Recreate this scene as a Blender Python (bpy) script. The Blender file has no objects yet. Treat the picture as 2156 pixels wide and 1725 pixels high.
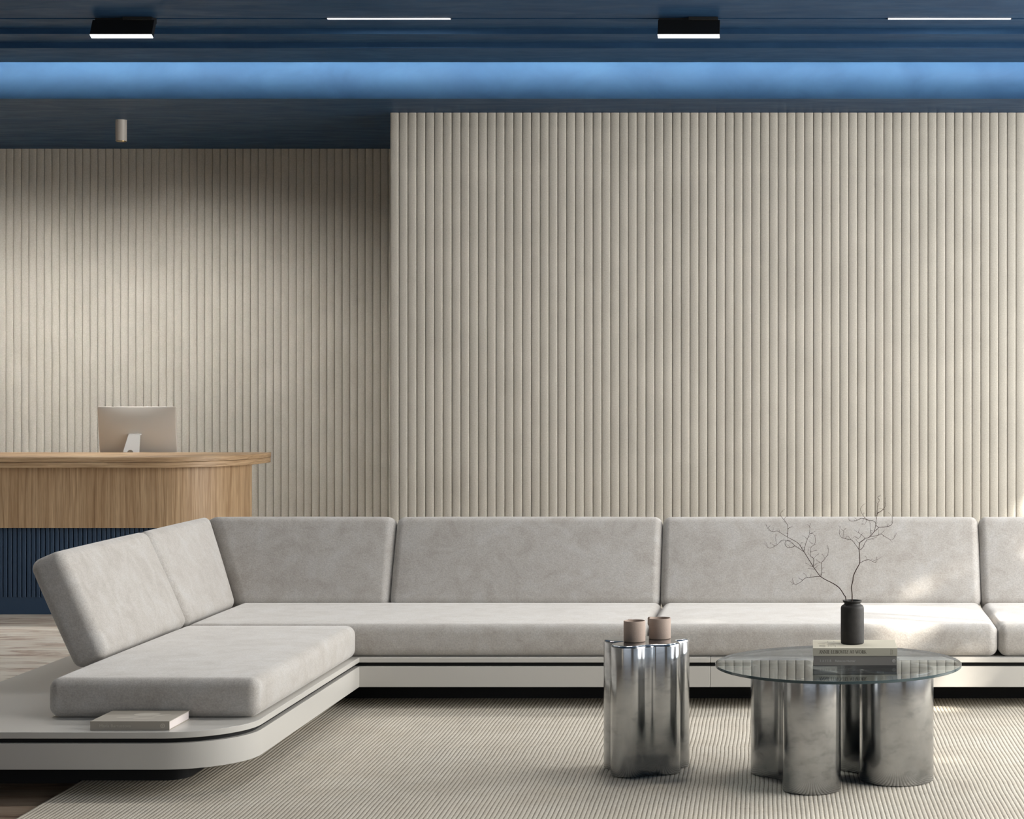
import bpy, bmesh, math, random
from mathutils import Vector, Matrix

# ------------------------------------------------------------------ camera, world, lights, exposure
S = bpy.context.scene
C = S.collection
F, XV, YH, H = 4060.0, 1698.0, 797.0, 1.5        # focal length and vanishing point in pixels, eye height in metres

cam_d = bpy.data.cameras.new('camera')
cam = bpy.data.objects.new('camera', cam_d)
C.objects.link(cam)
cam.location = (0, 0, H)
cam.rotation_euler = (math.pi / 2, 0, 0)
cam_d.sensor_fit = 'HORIZONTAL'
cam_d.sensor_width = 36.0
cam_d.lens = F / 2156 * 36
cam_d.shift_x = (1078 - XV) / 2156
cam_d.shift_y = -(862.5 - YH) / 2156
cam_d.clip_end = 200
S.camera = cam

S.view_settings.view_transform = 'Standard'
S.view_settings.look = 'None'
S.view_settings.gamma = 1.0
S.view_settings.use_curve_mapping = False
S.view_settings.exposure = -0.12
S.cycles.use_denoising = True
S.cycles.max_bounces = 10
S.cycles.diffuse_bounces = 5
S.cycles.glossy_bounces = 5
S.cycles.transparent_max_bounces = 16
S.cycles.sample_clamp_indirect = 6.0
S.cycles.caustics_reflective = False
S.cycles.caustics_refractive = False

world = bpy.data.worlds.new('daylight')
S.world = world
world.use_nodes = True
wb = world.node_tree.nodes['Background']
wb.inputs[0].default_value = (0.72, 0.84, 1.0, 1)
wb.inputs[1].default_value = 0.8

SUN = Vector((-1.0, 0.5, -0.68))                  # direction the sunlight travels


def lamp(name, kind, loc, direction, energy, color, **kw):
    d = bpy.data.lights.new(name, kind)
    o = bpy.data.objects.new(name, d)
    C.objects.link(o)
    o.location = loc
    o.rotation_euler = Vector(direction).to_track_quat('-Z', 'Y').to_euler()
    d.energy = energy
    d.color = color
    for k, v in kw.items():
        setattr(d, k, v)
    return o


lamp('sun', 'SUN', (8, 2, 6), SUN, 12.5, (1.0, 0.93, 0.82), angle=math.radians(0.8))


def window_light(name, loc, direction, sx, sy, energy, color):
    o = lamp(name, 'AREA', loc, direction, energy, color, shape='RECTANGLE', size=sx, size_y=sy)
    return o


# daylight entering the glazed right wall and the glazed wall behind the camera
# (area lamp local X runs along the world horizontal, local Y along the vertical)
W_RIGHT, W_LEFT, Y_NEAR, Y_BACK_L, Y_BACK_R = 3.4, -7.2, -3.0, 14.694, 12.7
window_light('window_daylight_right', (4.35, 8.1, 2.2), (-1, 0, -0.25), 6.8, 3.2, 830, (1.0, 0.99, 0.975))
window_light('window_daylight_front', (-1.8, -3.85, 2.35), (0, 1, -0.45), 9.0, 3.2, 60, (1.0, 0.98, 0.96))
# LED strip lying on the cove ledge, shining back at the blue riser
lamp('cove_led', 'AREA', (-1.9, 11.716, 3.4592), (0, 1.0, 0.0), 140, (1.0, 0.975, 0.90),
     shape='RECTANGLE', size=10.4, size_y=0.020)


# ------------------------------------------------------------------ materials
def nodes_of(name):
    m = bpy.data.materials.new(name)
    m.use_nodes = True
    nt = m.node_tree
    b = nt.nodes['Principled BSDF']
    return m, nt, b


def simple(name, col, rough=0.5, metal=0.0, spec=0.5, bump=0.0, bscale=60.0, var=0.0, vscale=8.0):
    m, nt, b = nodes_of(name)
    b.inputs['Base Color'].default_value = (*col, 1)
    b.inputs['Roughness'].default_value = rough
    b.inputs['Metallic'].default_value = metal
    b.inputs['Specular IOR Level'].default_value = spec
    tc = nt.nodes.new('ShaderNodeTexCoord')
    if var:
        n = nt.nodes.new('ShaderNodeTexNoise')
        n.inputs['Scale'].default_value = vscale
        n.inputs['Detail'].default_value = 6
        nt.links.new(tc.outputs['Object'], n.inputs['Vector'])
        r = nt.nodes.new('ShaderNodeValToRGB')
        r.color_ramp.elements[0].position = 0.3
        r.color_ramp.elements[1].position = 0.7
        r.color_ramp.elements[0].color = (*[c * (1 - var) for c in col], 1)
        r.color_ramp.elements[1].color = (*[min(1, c * (1 + var)) for c in col], 1)
        nt.links.new(n.outputs['Fac'], r.inputs['Fac'])
        nt.links.new(r.outputs['Color'], b.inputs['Base Color'])
    if bump:
        n2 = nt.nodes.new('ShaderNodeTexNoise')
        n2.inputs['Scale'].default_value = bscale
        n2.inputs['Detail'].default_value = 4
        nt.links.new(tc.outputs['Object'], n2.inputs['Vector'])
        bp = nt.nodes.new('ShaderNodeBump')
        bp.inputs['Strength'].default_value = bump
        bp.inputs['Distance'].default_value = 0.004
        nt.links.new(n2.outputs['Fac'], bp.inputs['Height'])
        nt.links.new(bp.outputs['Normal'], b.inputs['Normal'])
    return m


def ramp(nt, stops):
    r = nt.nodes.new('ShaderNodeValToRGB')
    e = r.color_ramp.elements
    while len(e) < len(stops):
        e.new(0.5)
    for i, (p, c) in enumerate(stops):
        e[i].position = p
        e[i].color = (*c, 1)
    return r


def noise(nt, vec, scale, detail=5, rough=0.55, dist=0.0):
    n = nt.nodes.new('ShaderNodeTexNoise')
    n.inputs['Scale'].default_value = scale
    n.inputs['Detail'].default_value = detail
    n.inputs['Roughness'].default_value = rough
    n.inputs['Distortion'].default_value = dist
    nt.links.new(vec, n.inputs['Vector'])
    return n


def mapping(nt, src, scale=(1, 1, 1), rot=(0, 0, 0), loc=(0, 0, 0)):
    mp = nt.nodes.new('ShaderNodeMapping')
    mp.inputs['Scale'].default_value = scale
    mp.inputs['Rotation'].default_value = rot
    mp.inputs['Location'].default_value = loc
    nt.links.new(src, mp.inputs['Vector'])
    return mp


def mixrgb(nt, a, b, fac, mode='MIX'):
    m = nt.nodes.new('ShaderNodeMix')
    m.data_type = 'RGBA'
    m.blend_type = mode
    if isinstance(fac, float):
        m.inputs[0].default_value = fac
    else:
        nt.links.new(fac, m.inputs[0])
    nt.links.new(a, m.inputs[6])
    nt.links.new(b, m.inputs[7])
    return m


def mat_velvet():
    m, nt, b = nodes_of('taupe_velvet')
    tc = nt.nodes.new('ShaderNodeTexCoord').outputs['Object']
    n1 = noise(nt, tc, 9.0, 9, 0.70, 0.5)
    r1 = ramp(nt, [(0.34, (0.385, 0.356, 0.322)), (0.50, (0.440, 0.413, 0.379)), (0.66, (0.480, 0.461, 0.435))])
    nt.links.new(n1.outputs['Fac'], r1.inputs['Fac'])
    n2 = noise(nt, tc, 150, 3, 0.6)
    r2 = ramp(nt, [(0.3, (0.82, 0.82, 0.82)), (0.7, (1.06, 1.06, 1.06))])
    nt.links.new(n2.outputs['Fac'], r2.inputs['Fac'])
    mx = mixrgb(nt, r1.outputs['Color'], r2.outputs['Color'], 1.0, 'MULTIPLY')
    nt.links.new(mx.outputs[2], b.inputs['Base Color'])
    b.inputs['Roughness'].default_value = 0.95
    b.inputs['Specular IOR Level'].default_value = 0.1
    b.inputs['Sheen Weight'].default_value = 0.4
    b.inputs['Sheen Roughness'].default_value = 0.5
    b.inputs['Sheen Tint'].default_value = (1.0, 0.98, 0.95, 1)
    bp = nt.nodes.new('ShaderNodeBump')
    bp.inputs['Strength'].default_value = 0.25
    bp.inputs['Distance'].default_value = 0.003
    nt.links.new(n2.outputs['Fac'], bp.inputs['Height'])
    nt.links.new(bp.outputs['Normal'], b.inputs['Normal'])
    return m


def mat_felt(name, base):
    m, nt, b = nodes_of(name)
    tc = nt.nodes.new('ShaderNodeNewGeometry').outputs['Position']
    n1 = noise(nt, tc, 3.0, 5, 0.6)
    r1 = ramp(nt, [(0.3, tuple(c * 0.93 for c in base)), (0.7, tuple(c * 1.05 for c in base))])
    nt.links.new(n1.outputs['Fac'], r1.inputs['Fac'])
    n2 = noise(nt, tc, 120, 3, 0.65)
    r2 = ramp(nt, [(0.3, (0.86, 0.86, 0.86)), (0.7, (1.06, 1.06, 1.06))])
    nt.links.new(n2.outputs['Fac'], r2.inputs['Fac'])
    mx = mixrgb(nt, r1.outputs['Color'], r2.outputs['Color'], 1.0, 'MULTIPLY')
    nt.links.new(mx.outputs[2], b.inputs['Base Color'])
    b.inputs['Roughness'].default_value = 0.95
    b.inputs['Specular IOR Level'].default_value = 0.1
    bp = nt.nodes.new('ShaderNodeBump')
    bp.inputs['Strength'].default_value = 0.2
    bp.inputs['Distance'].default_value = 0.003
    nt.links.new(n2.outputs['Fac'], bp.inputs['Height'])
    nt.links.new(bp.outputs['Normal'], b.inputs['Normal'])
    return m


def mat_oak(name, axis):
    """oak veneer, grain running along the given axis"""
    m, nt, b = nodes_of(name)
    tc = nt.nodes.new('ShaderNodeTexCoord').outputs['Object']
    if axis == 'Z':
        s1, s2, s3 = (15, 15, 0.7), (120, 120, 2.4), (420, 420, 7)
    else:
        s1, s2, s3 = (1.2, 1.2, 14), (3.0, 3.0, 110), (9, 9, 300)
    lo = noise(nt, mapping(nt, tc, s1).outputs[0], 1.0, 4, 0.55, 0.5)
    mid = noise(nt, mapping(nt, tc, s2).outputs[0], 1.0, 4, 0.6, 0.6)
    hi = noise(nt, mapping(nt, tc, s3).outputs[0], 1.0, 2, 0.6)
    wv = nt.nodes.new('ShaderNodeTexWave')
    wv.wave_type = 'BANDS'
    wv.bands_direction = 'X' if axis == 'Z' else 'Z'
    wv.inputs['Scale'].default_value = 1.0
    wv.inputs['Distortion'].default_value = 9.0
    wv.inputs['Detail'].default_value = 3.0
    wv.inputs['Detail Scale'].default_value = 0.8
    nt.links.new(mapping(nt, tc, (7, 7, 1.3) if axis == 'Z' else (0.8, 7, 9)).outputs[0], wv.inputs['Vector'])
    r0 = ramp(nt, [(0.30, (0.365, 0.240, 0.134)), (0.50, (0.440, 0.303, 0.177)), (0.72, (0.515, 0.372, 0.228))])
    nt.links.new(lo.outputs['Fac'], r0.inputs['Fac'])
    r1 = ramp(nt, [(0.33, (0.72, 0.68, 0.64)), (0.55, (1.0, 1.0, 1.0)), (0.75, (1.10, 1.10, 1.10))])
    nt.links.new(mid.outputs['Fac'], r1.inputs['Fac'])
    r2 = ramp(nt, [(0.3, (0.78, 0.75, 0.72)), (0.6, (1.05, 1.05, 1.05))])
    nt.links.new(hi.outputs['Fac'], r2.inputs['Fac'])
    r3 = ramp(nt, [(0.0, (0.84, 0.80, 0.76)), (0.25, (1.0, 1.0, 1.0)), (1.0, (1.04, 1.04, 1.04))])
    nt.links.new(wv.outputs['Fac'], r3.inputs['Fac'])
    a = mixrgb(nt, r0.outputs['Color'], r1.outputs['Color'], 1.0, 'MULTIPLY')
    c = mixrgb(nt, a.outputs[2], r2.outputs['Color'], 1.0, 'MULTIPLY')
    d = mixrgb(nt, c.outputs[2], r3.outputs['Color'], 1.0, 'MULTIPLY')
    nt.links.new(d.outputs[2], b.inputs['Base Color'])
    b.inputs['Roughness'].default_value = 0.45
    b.inputs['Specular IOR Level'].default_value = 0.35
    return m


def mat_marble():
    m, nt, b = nodes_of('brown_veined_marble')
    tc = nt.nodes.new('ShaderNodeTexCoord').outputs['Object']
    mp = mapping(nt, tc, (1.0, 4.6, 1), (0, 0, math.radians(-9)))
    n1 = noise(nt, mp.outputs[0], 1.3, 8, 0.6, 1.2)
    r1 = ramp(nt, [(0.30, (0.300, 0.210, 0.160)), (0.38, (0.520, 0.400, 0.320)), (0.45, (0.680, 0.585, 0.490)),
                   (0.52, (0.780, 0.715, 0.615)), (0.72, (0.830, 0.780, 0.690))])
    nt.links.new(n1.outputs['Fac'], r1.inputs['Fac'])
    mp2 = mapping(nt, tc, (1.7, 11.0, 1), (0, 0, math.radians(-9)), (3, 1, 0))
    n2 = noise(nt, mp2.outputs[0], 1.6, 9, 0.65, 1.0)
    r2 = ramp(nt, [(0.36, (0.42, 0.34, 0.29)), (0.43, (1, 1, 1)), (0.60, (1, 1, 1)), (0.68, (1.35, 1.33, 1.3))])
    nt.links.new(n2.outputs['Fac'], r2.inputs['Fac'])
    mx = mixrgb(nt, r1.outputs['Color'], r2.outputs['Color'], 0.85, 'MULTIPLY')
    # the slabs towards the room are cut from a darker brown bed of the same stone
    sp = nt.nodes.new('ShaderNodeSeparateXYZ')
    nt.links.new(tc, sp.inputs[0])
    n3 = noise(nt, mapping(nt, tc, (0.3, 2.0, 1)).outputs[0], 1.0, 5, 0.6)
    ad = nt.nodes.new('ShaderNodeMath')
    ad.operation = 'MULTIPLY_ADD'
    nt.links.new(n3.outputs['Fac'], ad.inputs[0])
    ad.inputs[1].default_value = 1.2
    nt.links.new(sp.outputs['Y'], ad.inputs[2])
    mr = nt.nodes.new('ShaderNodeMapRange')
    mr.inputs['From Min'].default_value = 7.7
    mr.inputs['From Max'].default_value = 8.3
    nt.links.new(ad.outputs[0], mr.inputs['Value'])
    rd = ramp(nt, [(0.0, (0.30, 0.25, 0.21)), (1.0, (1, 1, 1))])
    nt.links.new(mr.outputs[0], rd.inputs['Fac'])
    mx2 = mixrgb(nt, mx.outputs[2], rd.outputs['Color'], 1.0, 'MULTIPLY')
    nt.links.new(mx2.outputs[2], b.inputs['Base Color'])
    b.inputs['Roughness'].default_value = 0.5
    b.inputs['Specular IOR Level'].default_value = 0.2
    return m


def mat_navy_plaster():
    m, nt, b = nodes_of('navy_plaster')
    tc = nt.nodes.new('ShaderNodeTexCoord').outputs['Object']
    n1 = noise(nt, mapping(nt, tc, (1.0, 2.0, 1.6)).outputs[0], 2.6, 8, 0.62, 0.6)
    r1 = ramp(nt, [(0.3, (0.0150, 0.041, 0.090)), (0.7, (0.0230, 0.059, 0.119))])
    nt.links.new(n1.outputs['Fac'], r1.inputs['Fac'])
    nt.links.new(r1.outputs['Color'], b.inputs['Base Color'])
    n2 = noise(nt, mapping(nt, tc, (2.5, 9.0, 9.0)).outputs[0], 1.0, 5, 0.6, 0.8)
    r2 = ramp(nt, [(0.3, (0.34, 0.34, 0.34)), (0.7, (0.48, 0.48, 0.48))])
    nt.links.new(n2.outputs['Fac'], r2.inputs['Fac'])
    nt.links.new(r2.outputs['Color'], b.inputs['Roughness'])
    b.inputs['Specular IOR Level'].default_value = 0.035
    bp = nt.nodes.new('ShaderNodeBump')
    bp.inputs['Strength'].default_value = 0.03
    bp.inputs['Distance'].default_value = 0.004
    nt.links.new(n2.outputs['Fac'], bp.inputs['Height'])
    nt.links.new(bp.outputs['Normal'], b.inputs['Normal'])
    return m


def mat_steel():
    m, nt, b = nodes_of('smudged_polished_steel')
    tc = nt.nodes.new('ShaderNodeTexCoord').outputs['Object']
    n1 = noise(nt, mapping(nt, tc, (1, 1, 1.9)).outputs[0], 13, 5, 0.60, 0.3)
    r1 = ramp(nt, [(0.30, (0.34, 0.347, 0.352)), (0.47, (0.455, 0.464, 0.470)), (0.7, (0.50, 0.509, 0.515))])
    nt.links.new(n1.outputs['Fac'], r1.inputs['Fac'])
    nt.links.new(r1.outputs['Color'], b.inputs['Base Color'])
    r2 = ramp(nt, [(0.30, (0.22, 0.22, 0.22)), (0.5, (0.18, 0.18, 0.18)), (0.8, (0.16, 0.16, 0.16))])
    nt.links.new(n1.outputs['Fac'], r2.inputs['Fac'])
    nt.links.new(r2.outputs['Color'], b.inputs['Roughness'])
    b.inputs['Metallic'].default_value = 1.0
    return m


def mat_glass_top():
    """thin clear float glass: fresnel mirror over a faintly tinted see-through body"""
    m = bpy.data.materials.new('clear_grey_glass')
    m.use_nodes = True
    nt = m.node_tree
    nt.nodes.clear()
    out = nt.nodes.new('ShaderNodeOutputMaterial')
    fr = nt.nodes.new('ShaderNodeFresnel')
    fr.inputs['IOR'].default_value = 1.5
    tr = nt.nodes.new('ShaderNodeBsdfTransparent')
    tr.inputs['Color'].default_value = (0.87, 0.915, 0.93, 1)
    gl = nt.nodes.new('ShaderNodeBsdfGlossy')
    gl.inputs['Roughness'].default_value = 0.0
    gl.inputs['Color'].default_value = (0.88, 0.91, 0.93, 1)
    mx = nt.nodes.new('ShaderNodeMixShader')
    nt.links.new(fr.outputs[0], mx.inputs[0])
    nt.links.new(tr.outputs[0], mx.inputs[1])
    nt.links.new(gl.outputs[0], mx.inputs[2])
    nt.links.new(mx.outputs[0], out.inputs[0])
    return m


def mat_emit(name, col, strength):
    m, nt, b = nodes_of(name)
    b.inputs['Base Color'].default_value = (0.9, 0.9, 0.9, 1)
    b.inputs['Emission Color'].default_value = (*col, 1)
    b.inputs['Emission Strength'].default_value = strength
    return m


def mat_rug():
    m, nt, b = nodes_of('cream_wool_rib')
    tc = nt.nodes.new('ShaderNodeTexCoord').outputs['Object']
    n1 = noise(nt, tc, 3.5, 6, 0.6)
    r1 = ramp(nt, [(0.3, (0.545, 0.490, 0.405)), (0.7, (0.640, 0.595, 0.510))])
    nt.links.new(n1.outputs['Fac'], r1.inputs['Fac'])
    n2 = noise(nt, tc, 170, 3, 0.6)
    r2 = ramp(nt, [(0.3, (0.78, 0.78, 0.78)), (0.7, (1.06, 1.06, 1.06))])
    nt.links.new(n2.outputs['Fac'], r2.inputs['Fac'])
    mx = mixrgb(nt, r1.outputs['Color'], r2.outputs['Color'], 1.0, 'MULTIPLY')
    nt.links.new(mx.outputs[2], b.inputs['Base Color'])
    b.inputs['Roughness'].default_value = 1.0
    b.inputs['Specular IOR Level'].default_value = 0.05
    return m


M = {
    'velvet': mat_velvet(),
    'felt': mat_felt('beige_felt', (0.446, 0.418, 0.361)),
    'oak_v': mat_oak('oak_vertical_grain', 'Z'),
    'oak_h': mat_oak('oak_horizontal_grain', 'X'),
    'marble': mat_marble(),
    'navy': mat_navy_plaster(),
    'steel': mat_steel(),
    'glass': mat_glass_top(),
    'glass_edge': simple('teal_glass_edge', (0.040, 0.066, 0.072), 0.08, 0, 0.6),
    'rug': mat_rug(),
    'rug_back': simple('rug_backing', (0.265, 0.234, 0.185), 1.0, 0, 0.05, var=0.2, vscale=30),
    'lacquer': simple('off_white_lacquer', (0.510, 0.490, 0.450), 0.32, 0, 0.4, bump=0.02, bscale=250),
    'black': simple('black_recess', (0.010, 0.010, 0.010), 0.6, 0, 0.2),
    'navy_paint': simple('navy_lacquer', (0.027, 0.056, 0.105), 0.42, 0, 0.4),
    'white': simple('greige_plaster', (0.40, 0.385, 0.355), 0.85, 0, 0.2, bump=0.05, bscale=40),
    'cove_bounce': simple('white_cove_bounce', (0.80, 0.80, 0.78), 0.9, 0, 0.1),
    'frame': simple('window_frame_grey', (0.25, 0.25, 0.25), 0.4),
    'alu': simple('warm_aluminium', (0.58, 0.545, 0.49), 0.42, 0.25, 0.5),
    'alu_bright': simple('bright_aluminium', (0.82, 0.82, 0.80), 0.35, 0.2, 0.5),
    'screen': simple('screen_black', (0.008, 0.008, 0.009), 0.1),
    'lamp_body': simple('beige_lamp_body', (0.47, 0.43, 0.38), 0.5, 0.1, 0.4),
    'brass': simple('brass_reflector', (0.75, 0.52, 0.22), 0.22, 1.0),
    'black_metal': simple('black_metal', (0.007, 0.007, 0.007), 0.42, 0, 0.35),
    'diffuser': mat_emit('lit_diffuser', (1.0, 0.98, 0.95), 3.0),
    'bulb': mat_emit('warm_bulb', (1.0, 0.80, 0.52), 6.0),
    'clay': simple('pink_clay', (0.365, 0.285, 0.235), 0.75, 0, 0.25, bump=0.12, bscale=180, var=0.05, vscale=30),
    'vase': simple('black_stoneware', (0.022, 0.020, 0.018), 0.62, 0, 0.35, bump=0.10, bscale=260, var=0.25, vscale=40),
    'twig': simple('dark_brown_bark', (0.045, 0.025, 0.017), 0.8, 0, 0.2, var=0.3, vscale=120),
    'paper': simple('page_block', (0.66, 0.60, 0.57), 0.9, 0, 0.1, bump=0.1, bscale=400),
    'cover_cream': simple('cream_cover', (0.500, 0.465, 0.370), 0.6, 0, 0.25),
    'cover_grey': simple('grey_cover', (0.245, 0.228, 0.205), 0.6, 0, 0.25),
    'cover_olive': simple('olive_grey_cover', (0.370, 0.335, 0.282), 0.55, 0, 0.25),
    'ink_dark': simple('dark_ink', (0.10, 0.085, 0.06), 0.8),
    'ink_light': simple('light_ink', (0.52, 0.49, 0.45), 0.8),
    'ink_olive': simple('pale_ink', (0.52, 0.48, 0.41), 0.8),
    'leaf': simple('hedge_leaf', (0.05, 0.10, 0.03), 0.7, 0, 0.2, var=0.3, vscale=3),
    'bark': simple('hedge_bark', (0.10, 0.07, 0.05), 0.9),
}


# ------------------------------------------------------------------ mesh helpers
class MB:
    def __init__(self):
        self.v, self.f, self.mi = [], [], []

    def add(self, vs, fs, mi=0):
        o = len(self.v)
        self.v += [tuple(p) for p in vs]
        self.f += [tuple(i + o for i in q) for q in fs]
        self.mi += [mi] * len(fs)
        return self

    def box(self, x0, x1, y0, y1, z0, z1, mi=0):
        vs = [(x, y, z) for z in (z0, z1) for y in (y0, y1) for x in (x0, x1)]
        return self.add(vs, [(0, 2, 3, 1), (4, 5, 7, 6), (0, 1, 5, 4), (2, 6, 7, 3), (0, 4, 6, 2), (1, 3, 7, 5)], mi)

    def prism(self, poly, z0, z1, mi=0, cap_mi=None):
        """poly: counter-clockwise (x, y) outline"""
        n = len(poly)
        o = len(self.v)
        self.v += [(x, y, z0) for x, y in poly] + [(x, y, z1) for x, y in poly]
        for i in range(n):
            j = (i + 1) % n
            self.f.append((o + i, o + j, o + n + j, o + n + i))
            self.mi.append(mi)
        cm = mi if cap_mi is None else cap_mi
        self.f += [tuple(o + i for i in reversed(range(n))), tuple(o + n + i for i in range(n))]
        self.mi += [cm, cm]
        return self

    def loft(self, rings, closed=True, cap=True, mi=0):
        n = len(rings[0])
        o = len(self.v)
        for r in rings:
            self.v += [tuple(p) for p in r]
        for k in range(len(rings) - 1):
            a, b = o + k * n, o + (k + 1) * n
            for i in range(n if closed else n - 1):
                j = (i + 1) % n
                self.f.append((a + i, a + j, b + j, b + i))
                self.mi.append(mi)
        if cap and closed:
            self.f += [tuple(o + i for i in reversed(range(n))), tuple(o + (len(rings) - 1) * n + i for i in range(n))]
            self.mi += [mi, mi]
        return self

    def lathe(self, prof, cx=0, cy=0, n=48, mi=0):
        """prof: (r, z) list from bottom centre outwards and up"""
        rings = [[(cx + r * math.cos(2 * math.pi * i / n), cy + r * math.sin(2 * math.pi * i / n), z) for i in range(n)]
                 for r, z in prof]
        return self.loft(rings, True, True, mi)

    def tube(self, pts, radii, n=6):
        pts = [Vector(p) for p in pts]
        rings = []
        for i, p in enumerate(pts):
            t = (pts[min(i + 1, len(pts) - 1)] - pts[max(i - 1, 0)]).normalized()
            u = t.cross(Vector((0, 1, 0.03))).normalized()
            w = t.cross(u).normalized()
            r = radii[i]
            rings.append([p + u * r * math.cos(2 * math.pi * k / n) + w * r * math.sin(2 * math.pi * k / n) for k in range(n)])
        return self.loft(rings)


def build(name, mb, mats, parent=None, smooth=None, loc=None, bevel=None):
    me = bpy.data.meshes.new(name)
    me.from_pydata(mb.v, [], mb.f)
    mats = mats if isinstance(mats, (list, tuple)) else [mats]
    for m in mats:
        me.materials.append(M[m])
    if len(mats) > 1:
        me.polygons.foreach_set('material_index', mb.mi)
    bm = bmesh.new()
    bm.from_mesh(me)
    bmesh.ops.recalc_face_normals(bm, faces=bm.faces)
    bm.to_mesh(me)
    bm.free()
    if smooth is not None:
        me.polygons.foreach_set('use_smooth', [True] * len(me.polygons))
        if smooth < 180:
            me.set_sharp_from_angle(angle=math.radians(smooth))
    o = bpy.data.objects.new(name, me)
    C.objects.link(o)
    if parent is not None:
        o.parent = parent
        o.matrix_parent_inverse = Matrix.Identity(4)
        o.location = -Vector(parent_origin(parent))
    if loc is not None:
        o.location = loc
    if bevel:
        md = o.modifiers.new('soft_edges', 'BEVEL')
        md.width = bevel
        md.segments = 2
        md.limit_method = 'ANGLE'
        md.angle_limit = math.radians(40)
    return o


def parent_origin(p):
    v = Vector((0, 0, 0))
    while p is not None:
        v += p.location
        p = p.parent
    return v


def tag(o, label, cat, group=None):
    o['label'] = label
    o['category'] = cat
    if group:
        o['group'] = group
    return o


def thing(name, label, cat, loc, group=None):
    o = bpy.data.objects.new(name, None)
    o.empty_display_size = 0.05
    C.objects.link(o)
    o.location = loc
    return tag(o, label, cat, group)


def structure(o):
    o['kind'] = 'structure'
    return o


def copy_part(src, parent, loc, name=None):
    c = src.copy()
    C.objects.link(c)
    c.parent = parent
    c.location = loc
    return c


def fillet(poly, seg=10):
    """poly of (x, y, r) -> outline with rounded corners"""
    out = []
    n = len(poly)
    for i in range(n):
        x, y, r = poly[i]
        if r <= 1e-5:
            out.append((x, y))
            continue
        p = Vector((x, y))
        a = (Vector(poly[i - 1][:2]) - p).normalized()
        b = (Vector(poly[(i + 1) % n][:2]) - p).normalized()
        ang = a.angle(b)
        t = r / math.tan(ang / 2)
        c = p + (a + b).normalized() * (r / math.sin(ang / 2))
        s, e = p + a * t - c, p + b * t - c
        a0 = math.atan2(s.y, s.x)
        a1 = math.atan2(e.y, e.x)
        d = (a1 - a0 + math.pi) % (2 * math.pi) - math.pi
        for k in range(seg + 1):
            q = a0 + d * k / seg
            out.append((c.x + r * math.cos(q), c.y + r * math.sin(q)))
    return out


def round_box(a, b, c, r, nin=(10, 8, 5), k=5, bulge=(0, 0, 0)):
    """softly rounded cushion, half sizes a b c; returns verts, faces"""
    L = (a, b, c)

    def samples(h, n):
        inner = h - r
        edge = [inner + r * math.tan(math.radians(45) * i / k) for i in range(1, k + 1)]
        mid = [inner * (2 * i / n - 1) for i in range(n + 1)]
        return [-e for e in reversed(edge)] + mid + edge
    sm = [samples(L[i], nin[i]) for i in range(3)]
    verts, faces, idx = [], [], {}

    def vert(p):
        q = [max(-(L[i] - r), min(L[i] - r, p[i])) for i in range(3)]
        d = Vector([p[i] - q[i] for i in range(3)]).normalized() * r
        w = [q[i] + d[i] for i in range(3)]
        u = [w[i] / L[i] for i in range(3)]
        g = [max(0.0, 1 - u[i] * u[i]) for i in range(3)]
        o = [w[0] + bulge[0] * u[0] * g[1] * g[2], w[1] + bulge[1] * u[1] * g[0] ** 0.5 * g[2], w[2] + bulge[2] * u[2] * g[0] ** 0.4 * g[1]]
        key = tuple(round(x, 5) for x in o)
        if key not in idx:
            idx[key] = len(verts)
            verts.append(tuple(o))
        return idx[key]
    for ax in range(3):
        i1, i2 = [(1, 2), (0, 2), (0, 1)][ax]
        for sgn in (-1, 1):
            grid = []
            for s in sm[i1]:
                row = []
                for t in sm[i2]:
                    p = [0, 0, 0]
                    p[ax], p[i1], p[i2] = sgn * L[ax], s, t
                    row.append(vert(p))
                grid.append(row)
            for i in range(len(grid) - 1):
                for j in range(len(grid[0]) - 1):
                    q = (grid[i][j], grid[i + 1][j], grid[i + 1][j + 1], grid[i][j + 1])
                    if len(set(q)) >= 3:
                        q2 = []
                        for z in q:
                            if z not in q2:
                                q2.append(z)
                        faces.append(tuple(q2))
    return verts, faces


def text_mesh(name, body, size, mat, parent, loc, rot, fit=None, thick=0.0002, sx=1.0):
    cu = bpy.data.curves.new(name, 'FONT')
    cu.body = body
    cu.size = size
    cu.extrude = thick
    cu.resolution_u = 3
    t = bpy.data.objects.new(name, cu)
    C.objects.link(t)
    bpy.context.view_layer.update()
    dg = bpy.context.evaluated_depsgraph_get()
    me = bpy.data.meshes.new_from_object(t.evaluated_get(dg))
    bpy.data.objects.remove(t)
    w = max(v.co.x for v in me.vertices) - min(v.co.x for v in me.vertices)
    s = (fit / w) if fit else sx
    for v in me.vertices:
        v.co.x *= s
    me.materials.clear()
    me.materials.append(M[mat])
    o = bpy.data.objects.new(name, me)
    C.objects.link(o)
    o.parent = parent
    o.location = Vector(loc) - parent_origin(parent)
    o.rotation_euler = rot
    return o


# ------------------------------------------------------------------ room shell
Z_SOFFIT = 3.2517
Z_MAIN = 3.490
structure(build('floor', MB().box(W_LEFT - 0.2, W_RIGHT + 0.2, Y_NEAR - 0.2, Y_BACK_L + 0.4, -0.2, 0.0), 'marble'))

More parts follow.
